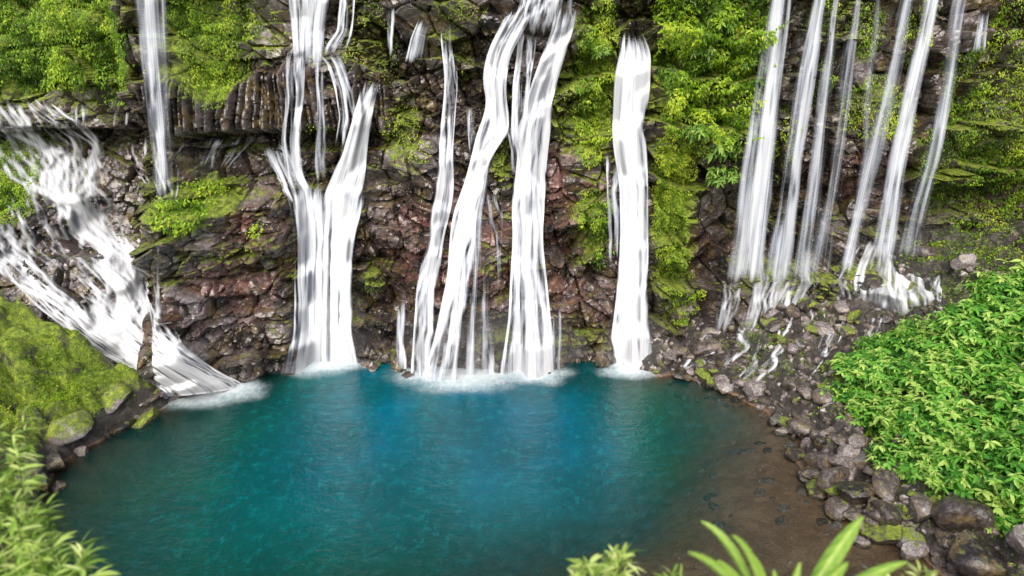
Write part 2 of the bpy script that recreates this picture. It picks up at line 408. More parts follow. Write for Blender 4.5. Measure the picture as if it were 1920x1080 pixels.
dark = np.clip(ss(-7, -12, X)*.75+.5*ss(15, 10.5, Y)*ss(2, -4, X)+.65*ss(20, 23.5, Y)*ss(.4, .6, fbm(X*.5, Y*.1, 9, 2))+.25*ss(3, 8, X), 0, .9)
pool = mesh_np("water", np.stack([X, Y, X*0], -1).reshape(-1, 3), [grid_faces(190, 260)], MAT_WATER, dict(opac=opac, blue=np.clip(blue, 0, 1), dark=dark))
tag(pool, "deep turquoise plunge pool with clear shallow edge", "water", kind="structure")

# ------------------------------------------------------------------ waterfalls
def blur(a, k, ax):
    for _ in range(k):
        p = np.concatenate([np.take(a, [0], ax), a, np.take(a, [-1], ax)], ax)
        n = a.shape[ax]
        a = .25*np.take(p, range(0, n), ax)+.5*np.take(p, range(1, n+1), ax)+.25*np.take(p, range(2, n+2), ax)
    return a
def fall_grid(rows, off=.12, retract=.15, cell=.035, ground=False, widen=1., smooth=4):
    rows = [(r[0], r[1], r[0], r[2]) if len(r) == 3 else r for r in rows]
    A = np.array(rows, float)
    if widen != 1:
        c = (A[:, 1]+A[:, 3])/2; h = (A[:, 3]-A[:, 1])/2*widen; A[:, 1] = c-h; A[:, 3] = c+h
    mid = (A[:, 0]+A[:, 2])/2; c = np.concatenate([[0], np.cumsum(np.hypot(np.diff(mid), np.diff((A[:, 1]+A[:, 3])/2)))])
    Lm = c[-1]*.0205; Wm = np.abs(A[:, 3]-A[:, 1]).mean()*.0205
    nv = int(np.clip(Lm/(cell*1.4), 30, 330)); nu = int(np.clip(Wm/cell, 12, 280))
    t = np.linspace(0, c[-1], nv)
    I = [np.interp(t, c, A[:, k]) for k in range(4)]
    kk = max(3, nv//25)
    for k in (1, 3): I[k] = np.convolve(np.pad(I[k], kk, 'edge'), np.ones(2*kk+1)/(2*kk+1), 'valid')
    u = np.linspace(0, 1, nu)[None, :]
    px = I[1][:, None]*(1-u)+I[3][:, None]*u; py = I[0][:, None]*(1-u)+I[2][:, None]*u
    if ground:
        x, y, z = on_ground(px, py, .10)
        return np.stack([x, y, z+.02], -1), np.zeros((nv, nu))
    x, y, z = on_cliff(px, py)
    yf = C_full(x, z)
    rel = yf-C_smooth(x, z)
    g = np.gradient(blur(rel, 3, 1), axis=1)/max(Wm/nu, 1e-3)
    yf = np.minimum(yf, np.minimum(C_full(x+.08, z), C_full(x-.08, z)))-off
    e = yf.copy()
    for i in range(1, nv):
        e[i] = np.minimum(yf[i], e[i-1]+retract*np.maximum(z[i-1]-z[i], .0))
    e = blur(blur(e, 5, 1), smooth, 0)
    x, z = at_y(px, py, e)
    return np.stack([x, e, z], -1), g
seedc = [0]
class Acc:
    def __init__(s): s.V = []; s.F = []; s.D = []; s.UV = []; s.n = 0
    def grid(s, P, dens, uv):
        nr, nc = P.shape[:2]
        s.V.append(P.reshape(-1, 3)); s.F.append(grid_faces(nr, nc)+s.n); s.D.append(dens.ravel()); s.UV.append(uv.reshape(-1, 2)); s.n += nr*nc
    def build(s, name, mat): return mesh_np(name, np.concatenate(s.V), [np.concatenate(s.F)], mat, dict(dens=np.concatenate(s.D)), np.concatenate(s.UV))
def strands(nv, nu, Wm, Lt, g, sd, n, rate, k, terr, w, life, vr, step=1.6):
    D = np.zeros((nv, nu))
    q = R.random(n)
    if life: va = R.uniform(-life, 1, n); vb = va+life*R.uniform(.5, 1.4, n)
    else: va = R.uniform(vr[0], vr[1], n); vb = R.uniform(vr[2], vr[3], n)
    I = R.uniform(.3, 1.3, n)**1.6
    for i in range(nv):
        vv = i/(nv-1)
        act = ss(va-.02, va+.03, vv)*ss(vb+.03, vb-.03, vv)*I
        act = act*(.3+1.4*vn(np.arange(n)*3.7, np.full(n, vv*Lt*1.1), sd+3))
        j = q*(nu-1); lo = np.minimum(j.astype(int), nu-2); a = j-lo
        np.add.at(D[i], lo, (1-a)*act); np.add.at(D[i], lo+1, a*act)
        on = (vv > va-.03)
        qq = q*Wm
        du = rate*(fbm(qq*k[0]/4+np.arange(n)*.003, np.full(n, vv*Lt*k[1]/4)+.35*np.sin(np.arange(n)*1.7), sd, 3)-.5)*2*(Lt/nv)/Wm*2+terr*g[i, lo]*(Lt/nv)/Wm*10
        q = q+np.clip(du, -step/nu, step/nu)*on
        q = np.where(q < .01, .02-q, q); q = np.where(q > .99, 1.98-q, q); q = np.clip(q, .005, .995)
    D = blur(D, max(1, int(round(w))), 1); D = blur(D, 3, 0)
    return D*(1.6*math.sqrt(max(w, .5)))*.5
def add_flow(acc, P, g, base=1., n=60, rate=.12, k=(4, 5), terr=.005, w=1.4, amp=.8, edge=.25, top=.06, bot=.0, vr=(0, .15, .8, 1.2), life=None, bmod=1., prof=None, sprof=None, web=0., webs=(1.7, .75), wprof=None, sharp=.0, crisp=None, warp=.3, fam2=None):
    nv, nu, _ = P.shape; seedc[0] += 1; sd = seedc[0]
    u = np.linspace(0, 1, nu)[None, :]*np.ones((nv, 1)); v = np.linspace(0, 1, nv)[:, None]*np.ones((1, nu))
    L = np.concatenate([[0], np.cumsum(np.linalg.norm(np.diff(P[:, nu//2], axis=0), axis=1))])[:, None]*np.ones((1, nu))
    W = np.linalg.norm(P[:, -1]-P[:, 0], axis=1)[:, None]; Wm = W.mean(); Lt = L[-1, 0]
    D = np.zeros((nv, nu))
    if n:
        D = strands(nv, nu, Wm, Lt, g, sd, n, rate, k, terr, w, life, vr)*amp
        if fam2:
            D = D+strands(nv, nu, Wm, Lt, g, sd+7, fam2[0], fam2[1], fam2[2], terr, fam2[4], fam2[3], vr, 2.6)*fam2[5]
        if sprof is not None: D = D*sprof(u, v)
    uu = (u-.5)*(Wm*.6+W*.4)
    en = .5+1.3*(fbm(uu*4+sd*7, L*.5, sd+20, 3)-.5)
    ed = ss(0, edge, u*(.35+1.3*en))*ss(0, edge, (1-u)*(.35+1.3*(1-en)))
    b = base*ed*(1-bmod*.85+bmod*1.6*ss(.34, .66, fbm(uu*5+sd, L*.16, sd+40, 4)))
    if prof is not None: b = b*prof(u, v)
    tot = b*1.3+D
    if web:
        wu = uu+warp*(fbm(uu*1.7, L*1.2, sd+81, 3)-.5)*2; wl = L+.4*(fbm(uu*1.5+4, L*1.5, sd+83, 3)-.5)*2
        def ridge(a, b_, s_): return 1-np.abs(2*fbm(a, b_, s_, 2)-1)*2.2
        lo_ = .62+sharp; lo2 = .68+sharp
        r = np.maximum(ss(lo_, .98, ridge(wu*webs[0], wl*webs[1], sd+90)), .9*ss(lo2, .98, ridge(wu*webs[0]*1.9+7, wl*webs[1]*1.7, sd+95)))
        r = np.maximum(r, .8*ss(lo2, .98, ridge(wu*webs[0]*3.6+2, wl*webs[1]*2.6, sd+97)))
        r = r*web*(.25+1.4*ss(.3, .65, fbm(uu*.9, L*.7, sd+99, 3)))
        if wprof is not None: r = r*wprof(u, v)
        tot = tot+r
    tot = tot*ss(0, .06, u)*ss(0, .06, 1-u)
    tj = .8*(fbm(uu*6, L*0+sd, sd+60, 3)-.4)
    if top: tot = tot*ss(0, top, v-top*tj)
    if bot: tot = tot*ss(0, bot, 1-v-bot*tj*.8)
    d = 1-np.exp(-tot)
    if crisp: d = ss(crisp[0], crisp[1], d)
    Q = P.copy()
    Q[..., 1] -= .07*blur(d, 3, 1)+.12*np.sin(np.pi*u)*np.minimum(W, 1)
    acc.grid(Q, np.clip(d, 0, 1), np.stack([uu+sd*13.7, -L+sd*5.1], -1))
def waterfall(label, sheets, mat=None, name="waterfall", group=None):
    acc = Acc()
    for s in sheets:
        s = dict(s)
        P, g = fall_grid(s.pop('rows'), s.pop('off', .12), s.pop('ret', .15), s.pop('cell', .035), s.pop('ground', False), s.pop('widen', 1.), s.pop('smooth', 4))
        add_flow(acc, P, g, **s)
    ob = acc.build(name, mat or MAT_FALL)
    tag(ob, label, "waterfall", group)
    return ob
Wf = waterfall
veilA = Wf("tall thin misty waterfall dropping onto the rocky cascade", [dict(rows=[(-60, 236, 322), (0, 241, 324), (100, 250, 328), (200, 264, 333), (300, 278, 338), (410, 284, 342)], base=.85, bmod=.4, edge=.5, bot=.2, ret=0, off=.3, n=16, rate=.02, top=0, terr=0, amp=.2, w=3, smooth=20)], MAT_VEIL)
wB = Wf("broad white waterfall with several upper streams merging", [
    dict(rows=[(-60, 536, 628), (0, 538, 622), (50, 543, 614), (92, 546, 612), (150, 545, 612)], base=.3, n=60, top=0, edge=.12, bot=.4, ret=.4),
    dict(rows=[(-60, 636, 664), (0, 636, 667), (60, 630, 662), (90, 602, 652), (125, 596, 627)], base=.15, n=24, top=0, bot=.3),
    dict(rows=[(72, 545, 592), (110, 536, 574), (200, 533, 570), (270, 526, 568), (330, 530, 578), (375, 535, 610)], base=.5, n=36, edge=.35, top=.2, bot=.15),
    dict(rows=[(262, 490, 550), (300, 496, 566), (340, 522, 575), (395, 540, 590)], base=.05, n=40, rate=.3, top=.2, bot=.3, web=.8, webs=(2.5, .7)),
    dict(rows=[(80, 575, 628), (120, 612, 652), (170, 628, 670), (220, 636, 674), (300, 622, 682)], base=.3, n=34, ret=.4, edge=.3, bot=.3, top=.25),
    dict(rows=[(95, 588, 614), (200, 594, 616), (300, 590, 618), (370, 588, 622)], base=.15, n=12, bot=.2),
    dict(rows=[(130, 690, 716), (160, 678, 711), (190, 668, 704), (230, 657, 697), (280, 640, 690), (330, 620, 686), (380, 598, 680), (480, 568, 672)], base=.5, n=90, edge=.4, top=.2, rate=.2, bmod=1., bot=.25, smooth=6, ret=.3),
    dict(rows=[(318, 526, 692), (360, 534, 690), (400, 544, 682), (430, 548, 674), (500, 551, 667), (560, 550, 666), (620, 547, 667), (698, 522, 688)], base=1.2, n=190, edge=.24, top=.26, off=.3, rate=.06, bmod=.85, smooth=12, prof=lambda u, v: .55+1.1*v),
])
wC = Wf("wide stepped waterfall splitting over boulders into the pool", [
    dict(rows=[(-50, 960, 1088), (0, 963, 1083), (38, 946, 1092), (85, 925, 1085)], base=.1, n=84, top=0, rate=.4, bot=.55, ret=.4),
    dict(rows=[(5, 960, 1006), (60, 930, 984), (100, 912, 958), (150, 902, 950), (200, 915, 950), (240, 895, 965), (300, 882, 930), (350, 868, 928), (400, 848, 922), (450, 842, 922), (520, 838, 924), (580, 824, 926), (640, 812, 930), (712, 786, 944)], base=.7, n=200, ret=.3, off=.18, edge=.28, rate=.25, bmod=1., top=.05, smooth=6, prof=lambda u, v: .3+1.35*ss(.35, .95, v)),
    dict(rows=[(0, 1044, 1092), (50, 1032, 1078), (100, 1016, 1062), (150, 998, 1046), (200, 982, 1036), (240, 964, 1034), (300, 961, 1026), (380, 958, 1022), (450, 960, 1018), (520, 956, 1026), (600, 952, 1034), (708, 934, 1054)], base=.8, n=170, ret=.3, off=.18, edge=.28, rate=.2, bmod=1., top=.05, smooth=6, prof=lambda u, v: .4+1.2*ss(.3, .95, v)),
    dict(rows=[(40, 972, 1010), (100, 968, 1004), (160, 960, 994), (220, 958, 996), (300, 955, 996)], base=.1, n=44, rate=.3, top=.2, bot=.3),
    dict(rows=[(225, 942, 968), (280, 956, 980), (340, 958, 990)], base=.1, n=14, top=.2, bot=.3),
    dict(rows=[(335, 900, 935), (400, 906, 945), (480, 912, 940), (560, 920, 940)], base=.0, n=12, rate=.3, bot=.3, top=.2, amp=.6),
    dict(rows=[(185, 872, 888), (240, 876, 892), (300, 880, 910)], base=.1, n=12, top=.2, bot=.3),
])
wC1 = Wf("slender waterfall running down beside broken rock ledges", [
    dict(rows=[(40, 822, 850), (150, 834, 860), (200, 830, 856), (280, 820, 850), (360, 810, 853), (400, 800, 845), (450, 794, 832), (540, 780, 823), (600, 776, 822), (704, 768, 830)], base=.12, n=60, ret=.3, rate=.25, edge=.3, top=.12, prof=lambda u, v: .6+2.*v),
    dict(rows=[(28, 788, 814), (70, 770, 804), (110, 760, 798), (128, 755, 796)], base=.1, n=34, top=.3, bot=.3),
    dict(rows=[(0, 724, 742), (120, 726, 746)], base=.1, n=10, top=.3, bot=.4),
    dict(rows=[(545, 738, 760), (690, 736, 764)], base=.0, n=14, top=.3),
    dict(rows=[(30, 836, 846), (130, 830, 848)], base=.1, n=8, top=.3, bot=.3),
])
wD = Wf("single tall white waterfall in a mossy gully", [
    dict(rows=[(40, 1174, 1192), (62, 1168, 1204), (90, 1160, 1222), (150, 1150, 1220), (250, 1146, 1214), (290, 1150, 1214), (340, 1160, 1216), (450, 1162, 1216), (560, 1154, 1218), (704, 1134, 1228)], base=.5, n=200, ret=.3, off=.18, edge=.28, rate=.2, top=.1, bmod=1., smooth=6, prof=lambda u, v: .1+1.9*ss(.2, .9, v)),
    dict(rows=[(270, 1134, 1165), (400, 1138, 1168), (520, 1140, 1165)], base=0, n=12, top=.2, bot=.3),
    dict(rows=[(570, 1036, 1054), (690, 1034, 1058)], base=0, n=10, top=.3),
])
veils = [
    ([(-60, 1458, 1486), (0, 1449, 1477), (50, 1440, 1472), (150, 1424, 1460), (250, 1409, 1450), (350, 1394, 1440), (450, 1384, 1428), (540, 1368, 1422)], 1.3),
    ([(-60, 1538, 1556), (0, 1525, 1546), (100, 1504, 1532), (200, 1488, 1517), (300, 1474, 1500), (400, 1460, 1490), (542, 1434, 1480)], .9),
    ([(-60, 1570, 1582), (0, 1558, 1572), (150, 1536, 1556), (300, 1518, 1541), (450, 1498, 1524), (542, 1482, 1520)], .6),
    ([(-60, 1608, 1620), (0, 1598, 1613), (200, 1567, 1592), (350, 1545, 1570), (535, 1508, 1548)], .35),
    ([(-60, 1700, 1720), (0, 1686, 1707), (100, 1664, 1692), (200, 1643, 1672), (300, 1618, 1652), (400, 1597, 1628), (525, 1566, 1606)], .6),
    ([(-60, 1746, 1768), (0, 1732, 1756), (100, 1710, 1737), (200, 1688, 1715), (300, 1667, 1697), (400, 1649, 1682), (500, 1627, 1672)], .9),
    ([(-60, 1802, 1824), (0, 1788, 1810), (100, 1770, 1794), (200, 1752, 1776), (300, 1732, 1757), (400, 1702, 1730), (500, 1679, 1718)], .75),
    ([(-20, 1640, 1652), (60, 1634, 1650), (200, 1612, 1632), (360, 1596, 1620)], .25),
]
for rows, d in veils:
    Wf("narrow free-falling veil of water in front of the cliff", [dict(rows=rows, base=d, edge=.5, ret=0, off=.35, n=8, bot=.06, top=0, rate=.02, terr=0, amp=.2, w=3, widen=1.75, bmod=.4, smooth=60)], MAT_VEIL, group="thin waterfalls dropping from the cliff rim")
Wf("low white cascade spreading over a dark rock ledge", [dict(rows=[(492, 1340, 1550), (530, 1345, 1548), (560, 1345, 1530), (645, 1325, 1505)], base=.25, n=150, edge=.12, ret=.5, rate=.25, life=.7, top=.18, bot=.35, bmod=1., w=1, amp=1.)], MAT_CASC, name="cascade")
Wf("dome shaped cascade fanning over a rounded rock", [dict(rows=[(442, 1612, 1720), (490, 1583, 1738), (530, 1553, 1756), (615, 1532, 1775)], base=.25, n=190, edge=.16, ret=.5, rate=.25, life=.7, top=.15, bot=.3, bmod=1., w=1, amp=1.)], MAT_CASC, name="cascade")
Wf("small upper trickle on the dark wall", [dict(rows=[(5, 1836, 1856), (60, 1828, 1850), (115, 1818, 1846)], base=.1, n=16, top=.3, bot=.3)])
cas = Wf("broad braided white cascade tumbling down a rubble slope", [dict(
    rows=[(172, -120, 176, 90), (210, -130, 210, 140), (270, -120, 265, 200), (350, -90, 340, 218), (430, -70, 430, 262), (500, -20, 510, 302), (590, 80, 590, 316), (660, 180, 650, 350), (700, 258, 690, 402), (742, 318, 724, 470)],
    off=.05, ret=.9, cell=.036, smooth=6, base=.05, n=620, rate=.55, k=(5, 6), terr=.006, w=1, amp=.95, edge=.10, top=.05, life=.22, bmod=1.0,
    fam2=(260, .8, (3, 4), .35, 2, .9),
    prof=lambda u, v: .5+np.clip(ss(.62, .95, v)*26, 0, 26), sprof=lambda u, v: .75+.75*ss(.35, .8, v))], MAT_CASC, name="cascade")
cas["category"] = "cascade"
Wf("scattered thin trickles below the basalt columns", [
    dict(rows=[(245, 225, 378), (300, 240, 358), (360, 280, 342), (410, 280, 342)], base=.05, n=60, rate=.5, k=(5, 6), ret=.6, w=1, life=.5, amp=1., bot=.3, top=.2),
    dict(rows=[(250, 385, 490), (290, 378, 450), (325, 370, 425)], base=.0, n=34, rate=.5, k=(5, 6), ret=.6, w=1, top=.2, bot=.3, amp=1.),
    dict(rows=[(185, 134, 172), (245, 134, 170)], base=.1, n=12, top=.3, bot=.2),
    dict(rows=[(205, 205, 262), (240, 200, 262)], base=.0, n=12, w=1, top=.3, bot=.3),
    dict(rows=[(430, 255, 306), (480, 248, 306), (560, 262, 306), (650, 275, 330)], base=.05, n=60, rate=.5, k=(5, 6), ret=.8, life=.4, amp=.9, bot=.3, top=.2),
    dict(rows=[(300, 388, 400), (490, 388, 400)], base=0, n=2, w=1, bot=.3),
], MAT_CASC, name="cascade")

# ------------------------------------------------------------------ foam and mist where the falls hit the pool
def foam(parent, px, py, rx, ry, d):
    cx, cy = at_z(px, py); sc = math.hypot(cy, 12)/F
    nr, na = 30, 90
    r = np.linspace(0, 1, nr)[:, None]; a = np.linspace(0, 2*np.pi, na)[None, :]
    wob = 1+.3*(vn(np.cos(a)*2.5+px, np.sin(a)*2.5, 3)-.5)
    x = cx+r*np.cos(a)*rx*sc*wob; y = cy+r*np.sin(a)*ry*sc*2.3*wob
    z = .03+.04*(1-r)**2+.0007*seedc[0]+0*a; seedc[0] += 1
    acc = Acc(); acc.grid(np.stack([x, y, z], -1), np.clip(1-np.exp(-2.4*d*(1-r)**2.2*(.6+.8*fbm(x*1.8, y*1.8, 14, 4))), 0, 1), np.stack([x, y], -1))
    ob = acc.build("foam", MAT_FOAM); ob.parent = parent
for pr, a in [(wB, (600, 685, 150, 40, 1.2)), (wC, (866, 708, 220, 50, 1.1)), (wC, (998, 702, 125, 38, 1.1)), (wC1, (790, 700, 100, 24, .7)), (wD, (1182, 698, 110, 30, 1.)), (cas, (388, 730, 165, 50, 1.8)), (cas, (452, 684, 60, 10, .9)), (cas, (90, 868, 60, 7, .6))]:
    foam(pr, *a)
def mist(parent, cx, cy, cz, rx, ry, rz):
    import bmesh
    bm = bmesh.new(); bmesh.ops.create_icosphere(bm, subdivisions=4, radius=1)
    me = bpy.data.meshes.new("mist")
    for v in bm.verts: v.co = (cx+v.co.x*rx, cy+v.co.y*ry, cz+v.co.z*rz)
    bm.to_mesh(me); bm.free(); me.materials.append(MAT_MIST)
    o = link(bpy.data.objects.new("mist", me)); o.parent = parent
mist(wB, -7.2, 24.3, 1.3, 2.0, 1.1, 1.27)
mist(wC, -.8, 22.9, 1.4, 3.6, 1.2, 1.37)
mist(wD, 4.7, 23.8, 1.2, 1.3, .9, 1.17)

# ------------------------------------------------------------------ leaves
def leaves(V0, axis, nrm, L, Wd, fold=.25, droop=.3, small=False):
    n = len(V0)
    a = axis/np.linalg.norm(axis, axis=1)[:, None]
    b = np.cross(a, nrm); b /= (np.linalg.norm(b, axis=1)[:, None]+1e-9); c = np.cross(b, a)
    L = L[:, None]; Wd = Wd[:, None]
    dn = np.array([0, 0, -1.])
    if small:
        mid = V0+a*L*.45+c*L*.06
        vs = np.stack([V0, mid-b*Wd*.5, V0+a*L+dn*L*droop*.5-c*L*.05, mid+b*Wd*.5], 1)
        i = np.arange(n)[:, None]*4
        return vs.reshape(-1, 3), [np.concatenate([i+np.array([[0, 1, 2]]), i+np.array([[0, 2, 3]])])], 4
    def st(t, w):
        cc = V0+a*L*t+dn*L*droop*t*t
        up = c*Wd*fold*w
        return [cc-b*Wd*.5*w+up, cc, cc+b*Wd*.5*w+up]
    s1 = st(.3, .9); s2 = st(.65, .85)
    vs = np.stack([V0]+s1+s2+[V0+a*L+dn*L*droop], 1)
    i = np.arange(n)[:, None]*8
    tri = np.concatenate([i+np.array([q]) for q in ([0, 1, 2], [0, 2, 3], [4, 7, 5], [5, 7, 6])])
    qd = np.concatenate([i+np.array([q]) for q in ([1, 4, 5, 2], [2, 5, 6, 3])])
    return vs.reshape(-1, 3), [tri, qd], 8
def rnd_dir(n):
    v = R.normal(size=(n, 3)); return v/np.linalg.norm(v, axis=1)[:, None]
def cliff_leaves(label, blobs, dens=260, size=(.09, .17), bulge=.45, mat=MAT_LEAF, tint=0., hang=.5, name="climbing_foliage", thick=.35, lump=.55, cut=.95, tall=1.):
    pts = []
    for (px, py, rx, ry) in blobs:
        cx, cy, cz = on_cliff(px, py); sc = math.hypot(cy, 12-cz)/F
        rxx, rzz = rx*sc, ry*sc; n = int(dens*math.pi*rxx*rzz*1.15)
        q = R.uniform(-1.15, 1.15, (n, 2)); r = np.hypot(q[:, 0], q[:, 1])
        x = cx+q[:, 0]*rxx; z = cz+q[:, 1]*rzz
        keep = (r+.9*(fbm(x*1.3, z*1.3/tall, 71, 4)-.5)) < cut
        pts.append(np.stack([x[keep], z[keep]], 1))
    p = np.concatenate(pts); x, z = p[:, 0], p[:, 1]; n = len(x)
    zt = z/tall
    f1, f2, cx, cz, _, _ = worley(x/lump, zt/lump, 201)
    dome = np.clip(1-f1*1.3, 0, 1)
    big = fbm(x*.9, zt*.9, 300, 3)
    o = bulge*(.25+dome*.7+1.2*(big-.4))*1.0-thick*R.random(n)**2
    y = C_full(x, z)-np.maximum(o, .03)-.03
    nrm = np.stack([(x/lump-cx)*1.2, -np.ones(n)*.8, (zt/lump-cz)*1.2+.6], 1)+.45*rnd_dir(n)
    nrm /= np.linalg.norm(nrm, axis=1)[:, None]
    ax = np.stack([np.zeros(n), np.zeros(n)-.2, -np.ones(n)*hang], 1)+rnd_dir(n)*.8
    ax -= nrm*np.sum(ax*nrm, 1)[:, None]*.8
    L = R.uniform(size[0], size[1], n)
    V, Fc, k = leaves(np.stack([x, y, z], 1), ax, nrm, L, L*R.uniform(.4, .65, n), small=True)
    t = np.clip(.42+.35*(dome-.4)+.8*(big-.5)+.14*R.normal(size=n)+tint+.5*(zt/lump-cz)*.3, 0, 1)  # tops of leaf lumps painted lighter, as if catching the light
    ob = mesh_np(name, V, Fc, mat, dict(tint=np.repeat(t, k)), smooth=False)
    tag(ob, label, "foliage", kind="stuff"); return ob
cliff_leaves("dense green foliage overhanging the dark cliff recess", [(60, 60, 130, 95), (180, 60, 110, 90), (210, 150, 50, 45), (60, 130, 80, 35), (-80, 60, 120, 110), (120, 130, 70, 35), (-60, -60, 250, 40), (180, -50, 120, 40)], dens=520, size=(.05, .12), bulge=.6, tall=1.6, hang=1.)
cliff_leaves("bright green vines draped over basalt columns", [(385, 30, 60, 60), (395, 100, 50, 70), (410, 155, 26, 44), (370, 145, 18, 28), (335, 20, 20, 60), (470, 45, 22, 26), (400, -50, 90, 40)], dens=600, size=(.04, .10), bulge=.4, tint=.16, tall=2.2, hang=1., lump=.4)
cliff_leaves("green plants clothing a rock pillar between falls", [(1118, 50, 42, 50), (1120, 120, 40, 60), (1110, 200, 36, 60), (1100, 260, 26, 40), (1112, 395, 36, 40), (1125, 450, 22, 40), (1120, 490, 14, 22)], dens=520, size=(.05, .11), bulge=.4, tint=.14, cut=1., tall=2., hang=1., lump=.4)
cliff_leaves("lush green shrubs hanging down the cliff", [(1290, 40, 70, 60), (1370, 60, 70, 80), (1330, 130, 90, 80), (1380, 170, 40, 60), (1290, 200, 50, 60), (1350, 230, 46, 40), (1250, 80, 30, 90), (1340, -60, 120, 50)], dens=400, size=(.08, .18), bulge=.9, lump=.75, tint=.06, cut=1.)
cliff_leaves("thick moss and ferns running down the rock", [(1275, 270, 38, 50), (1272, 340, 36, 60), (1262, 420, 34, 60), (1262, 500, 26, 40), (1288, 548, 28, 28), (1270, 590, 16, 14), (1240, 300, 12, 100)], dens=800, size=(.03, .08), bulge=.40, tint=.25, lump=.3, cut=1.15, tall=2.5, hang=1.)
cliff_leaves("patchy green creepers on the damp cliff", [(1640, 190, 60, 56), (1690, 240, 44, 26), (1800, 170, 44, 76), (1850, 240, 76, 86), (1820, 350, 76, 66), (1880, 330, 60, 76), (1870, 90, 44, 56), (1800, 430, 66, 22), (1900, 20, 44, 50), (1540, 20, 26, 34), (1470, 260, 22, 84), (1970, 250, 60, 200), (1620, 60, 34, 54), (1720, 60, 24, 64), (1760, 280, 30, 60), (1550, 150, 22, 50)], dens=480, size=(.04, .10), bulge=.4, tint=.1, lump=.45, tall=2., hang=1., cut=1.02)
cliff_leaves("small green bush perched on a rock ledge", [(365, 375, 48, 36), (335, 405, 36, 28), (400, 360, 30, 22), (490, 425, 14, 12)], dens=420, size=(.08, .15), bulge=.8, tint=.16)
cliff_leaves("sparse moss tufts on the broken rock face", [(760, 240, 40, 50), (730, 90, 26, 50), (560, 20, 14, 30), (520, 90, 24, 20), (700, 30, 30, 30), (940, 270, 12, 44), (850, 150, 26, 22), (790, 280, 22, 20), (700, 520, 20, 20), (960, 60, 10, 20), (600, 240, 40, 12), (660, 110, 20, 20), (870, 20, 40, 20), (480, 20, 40, 30), (1060, 200, 14, 60), (430, 470, 40, 12)], dens=180, size=(.04, .09), bulge=.12, tint=.14, thick=.05)
cliff_leaves("grassy moss on the slope beside the cascade", [(15, 310, 50, 60), (45, 370, 30, 30), (-40, 330, 60, 80)], dens=900, size=(.05, .1), bulge=.6, tint=.14, cut=1.2)

def ground_leaves(label, blobs, dens, size, tint, lift=.1, name="ground_cover", cut=1.0, zmin=.35, steep=9.):
    pts = []
    for (px, py, rx, ry) in blobs:
        cx, cy, cz = on_ground(px, py); sc = math.hypot(cy, 12-cz)/F
        rxx, ryy = rx*sc, ry*sc*2.; n = int(dens*math.pi*rxx*ryy)
        q = R.uniform(-1.1, 1.1, (n, 2)); r = np.hypot(q[:, 0], q[:, 1]); x = cx+q[:, 0]*rxx; y = cy+q[:, 1]*ryy
        keep = (r+1.1*(fbm(x*1.1, y*1.1, 71, 4)-.5)) < cut
        pts.append(np.stack([x[keep], y[keep]], 1))
    p = np.concatenate(pts); x, y = p[:, 0], p[:, 1]; n = len(x)
    f1, _, _, _, _, _ = worley(x/.5, y/.5, 9); dome = np.clip(1-f1*1.2, 0, 1)
    g = G(x, y); sl = np.hypot(G(x+.1, y)-g, G(x, y+.1)-g)/.1
    ok = (g > zmin+.5*(fbm(x*1.5, y*1.5, 5, 2)-.3)) & (sl < steep+.8*R.random(n)); x, y, g, dome = x[ok], y[ok], g[ok], dome[ok]; n = len(x)
    z = g+lift*dome*2*R.random(n)
    nrm = rnd_dir(n)*.6+np.array([0, -.3, 1]); ax = rnd_dir(n)+np.array([0, -.3, .2])
    L = R.uniform(*size, n)
    V, Fc, k = leaves(np.stack([x, y, z], 1), ax, nrm, L, L*R.uniform(.3, .6, n), small=True)
    t = np.clip(.35+.4*(dome-.4)+.15*R.normal(size=n)+tint+.9*(fbm(x*.8, y*.8, 88, 3)-.5), 0, 1)
    tag(mesh_np(name, V, Fc, MAT_LEAF, dict(tint=np.repeat(t, k)), smooth=False), label, "ground cover", kind="stuff")
ground_leaves("bright moss and low plants covering the bank", [(60, 600, 130, 40), (40, 560, 80, 30), (120, 640, 110, 34), (40, 720, 110, 28), (180, 715, 100, 32), (245, 700, 70, 24), (60, 780, 80, 22), (190, 755, 100, 22), (110, 690, 110, 28)], 640, (.03, .09), .14, .12, cut=1.15, zmin=.55, steep=2.0)
ground_leaves("moss and weeds between shoreline stones", [(1700, 620, 80, 24), (1560, 610, 50, 20), (1800, 470, 120, 24), (1860, 450, 100, 26), (1880, 500, 90, 26), (1780, 500, 80, 26), (1600, 900, 40, 30), (1700, 980, 70, 40), (1640, 820, 60, 40), (1450, 680, 60, 20), (1760, 560, 70, 25), (1870, 1040, 60, 40), (1580, 700, 40, 30), (1400, 640, 60, 20), (1520, 760, 40, 20)], 260, (.04, .11), .12, .12)

# ------------------------------------------------------------------ boulders
def boulder_mesh(seed, sub=3, mat=None):
    import bmesh
    rr = np.random.default_rng(seed)
    bm = bmesh.new(); bmesh.ops.create_icosphere(bm, subdivisions=sub, radius=1)
    v = np.array([q.co[:] for q in bm.verts])
    for _ in range(13):
        n = rr.normal(size=3); n /= np.linalg.norm(n); d = rr.uniform(.52, .85)
        k = v@n-d; v = v-np.maximum(k, 0)[:, None]*n*.96
    v = v*np.array([1, rr.uniform(.7, 1), rr.uniform(.55, .85)])
    v = v*(1+.06*(fbm(v[:, 0]*3+seed, v[:, 1]*3+v[:, 2]*2, seed, 3)-.5))[:, None]
    for q, c in zip(bm.verts, v): q.co = c
    me = bpy.data.meshes.new("boulder"); bm.to_mesh(me); bm.free()
    for p in me.polygons: p.use_smooth = True
    try: me.set_sharp_from_angle(angle=rad(28))
    except Exception: pass
    me.materials.append(mat or MAT_ROCK); return me
BM = [boulder_mesh(s) for s in range(10)]
MBM = [boulder_mesh(s+40, 4, MAT_MOSSROCK) for s in range(4)]
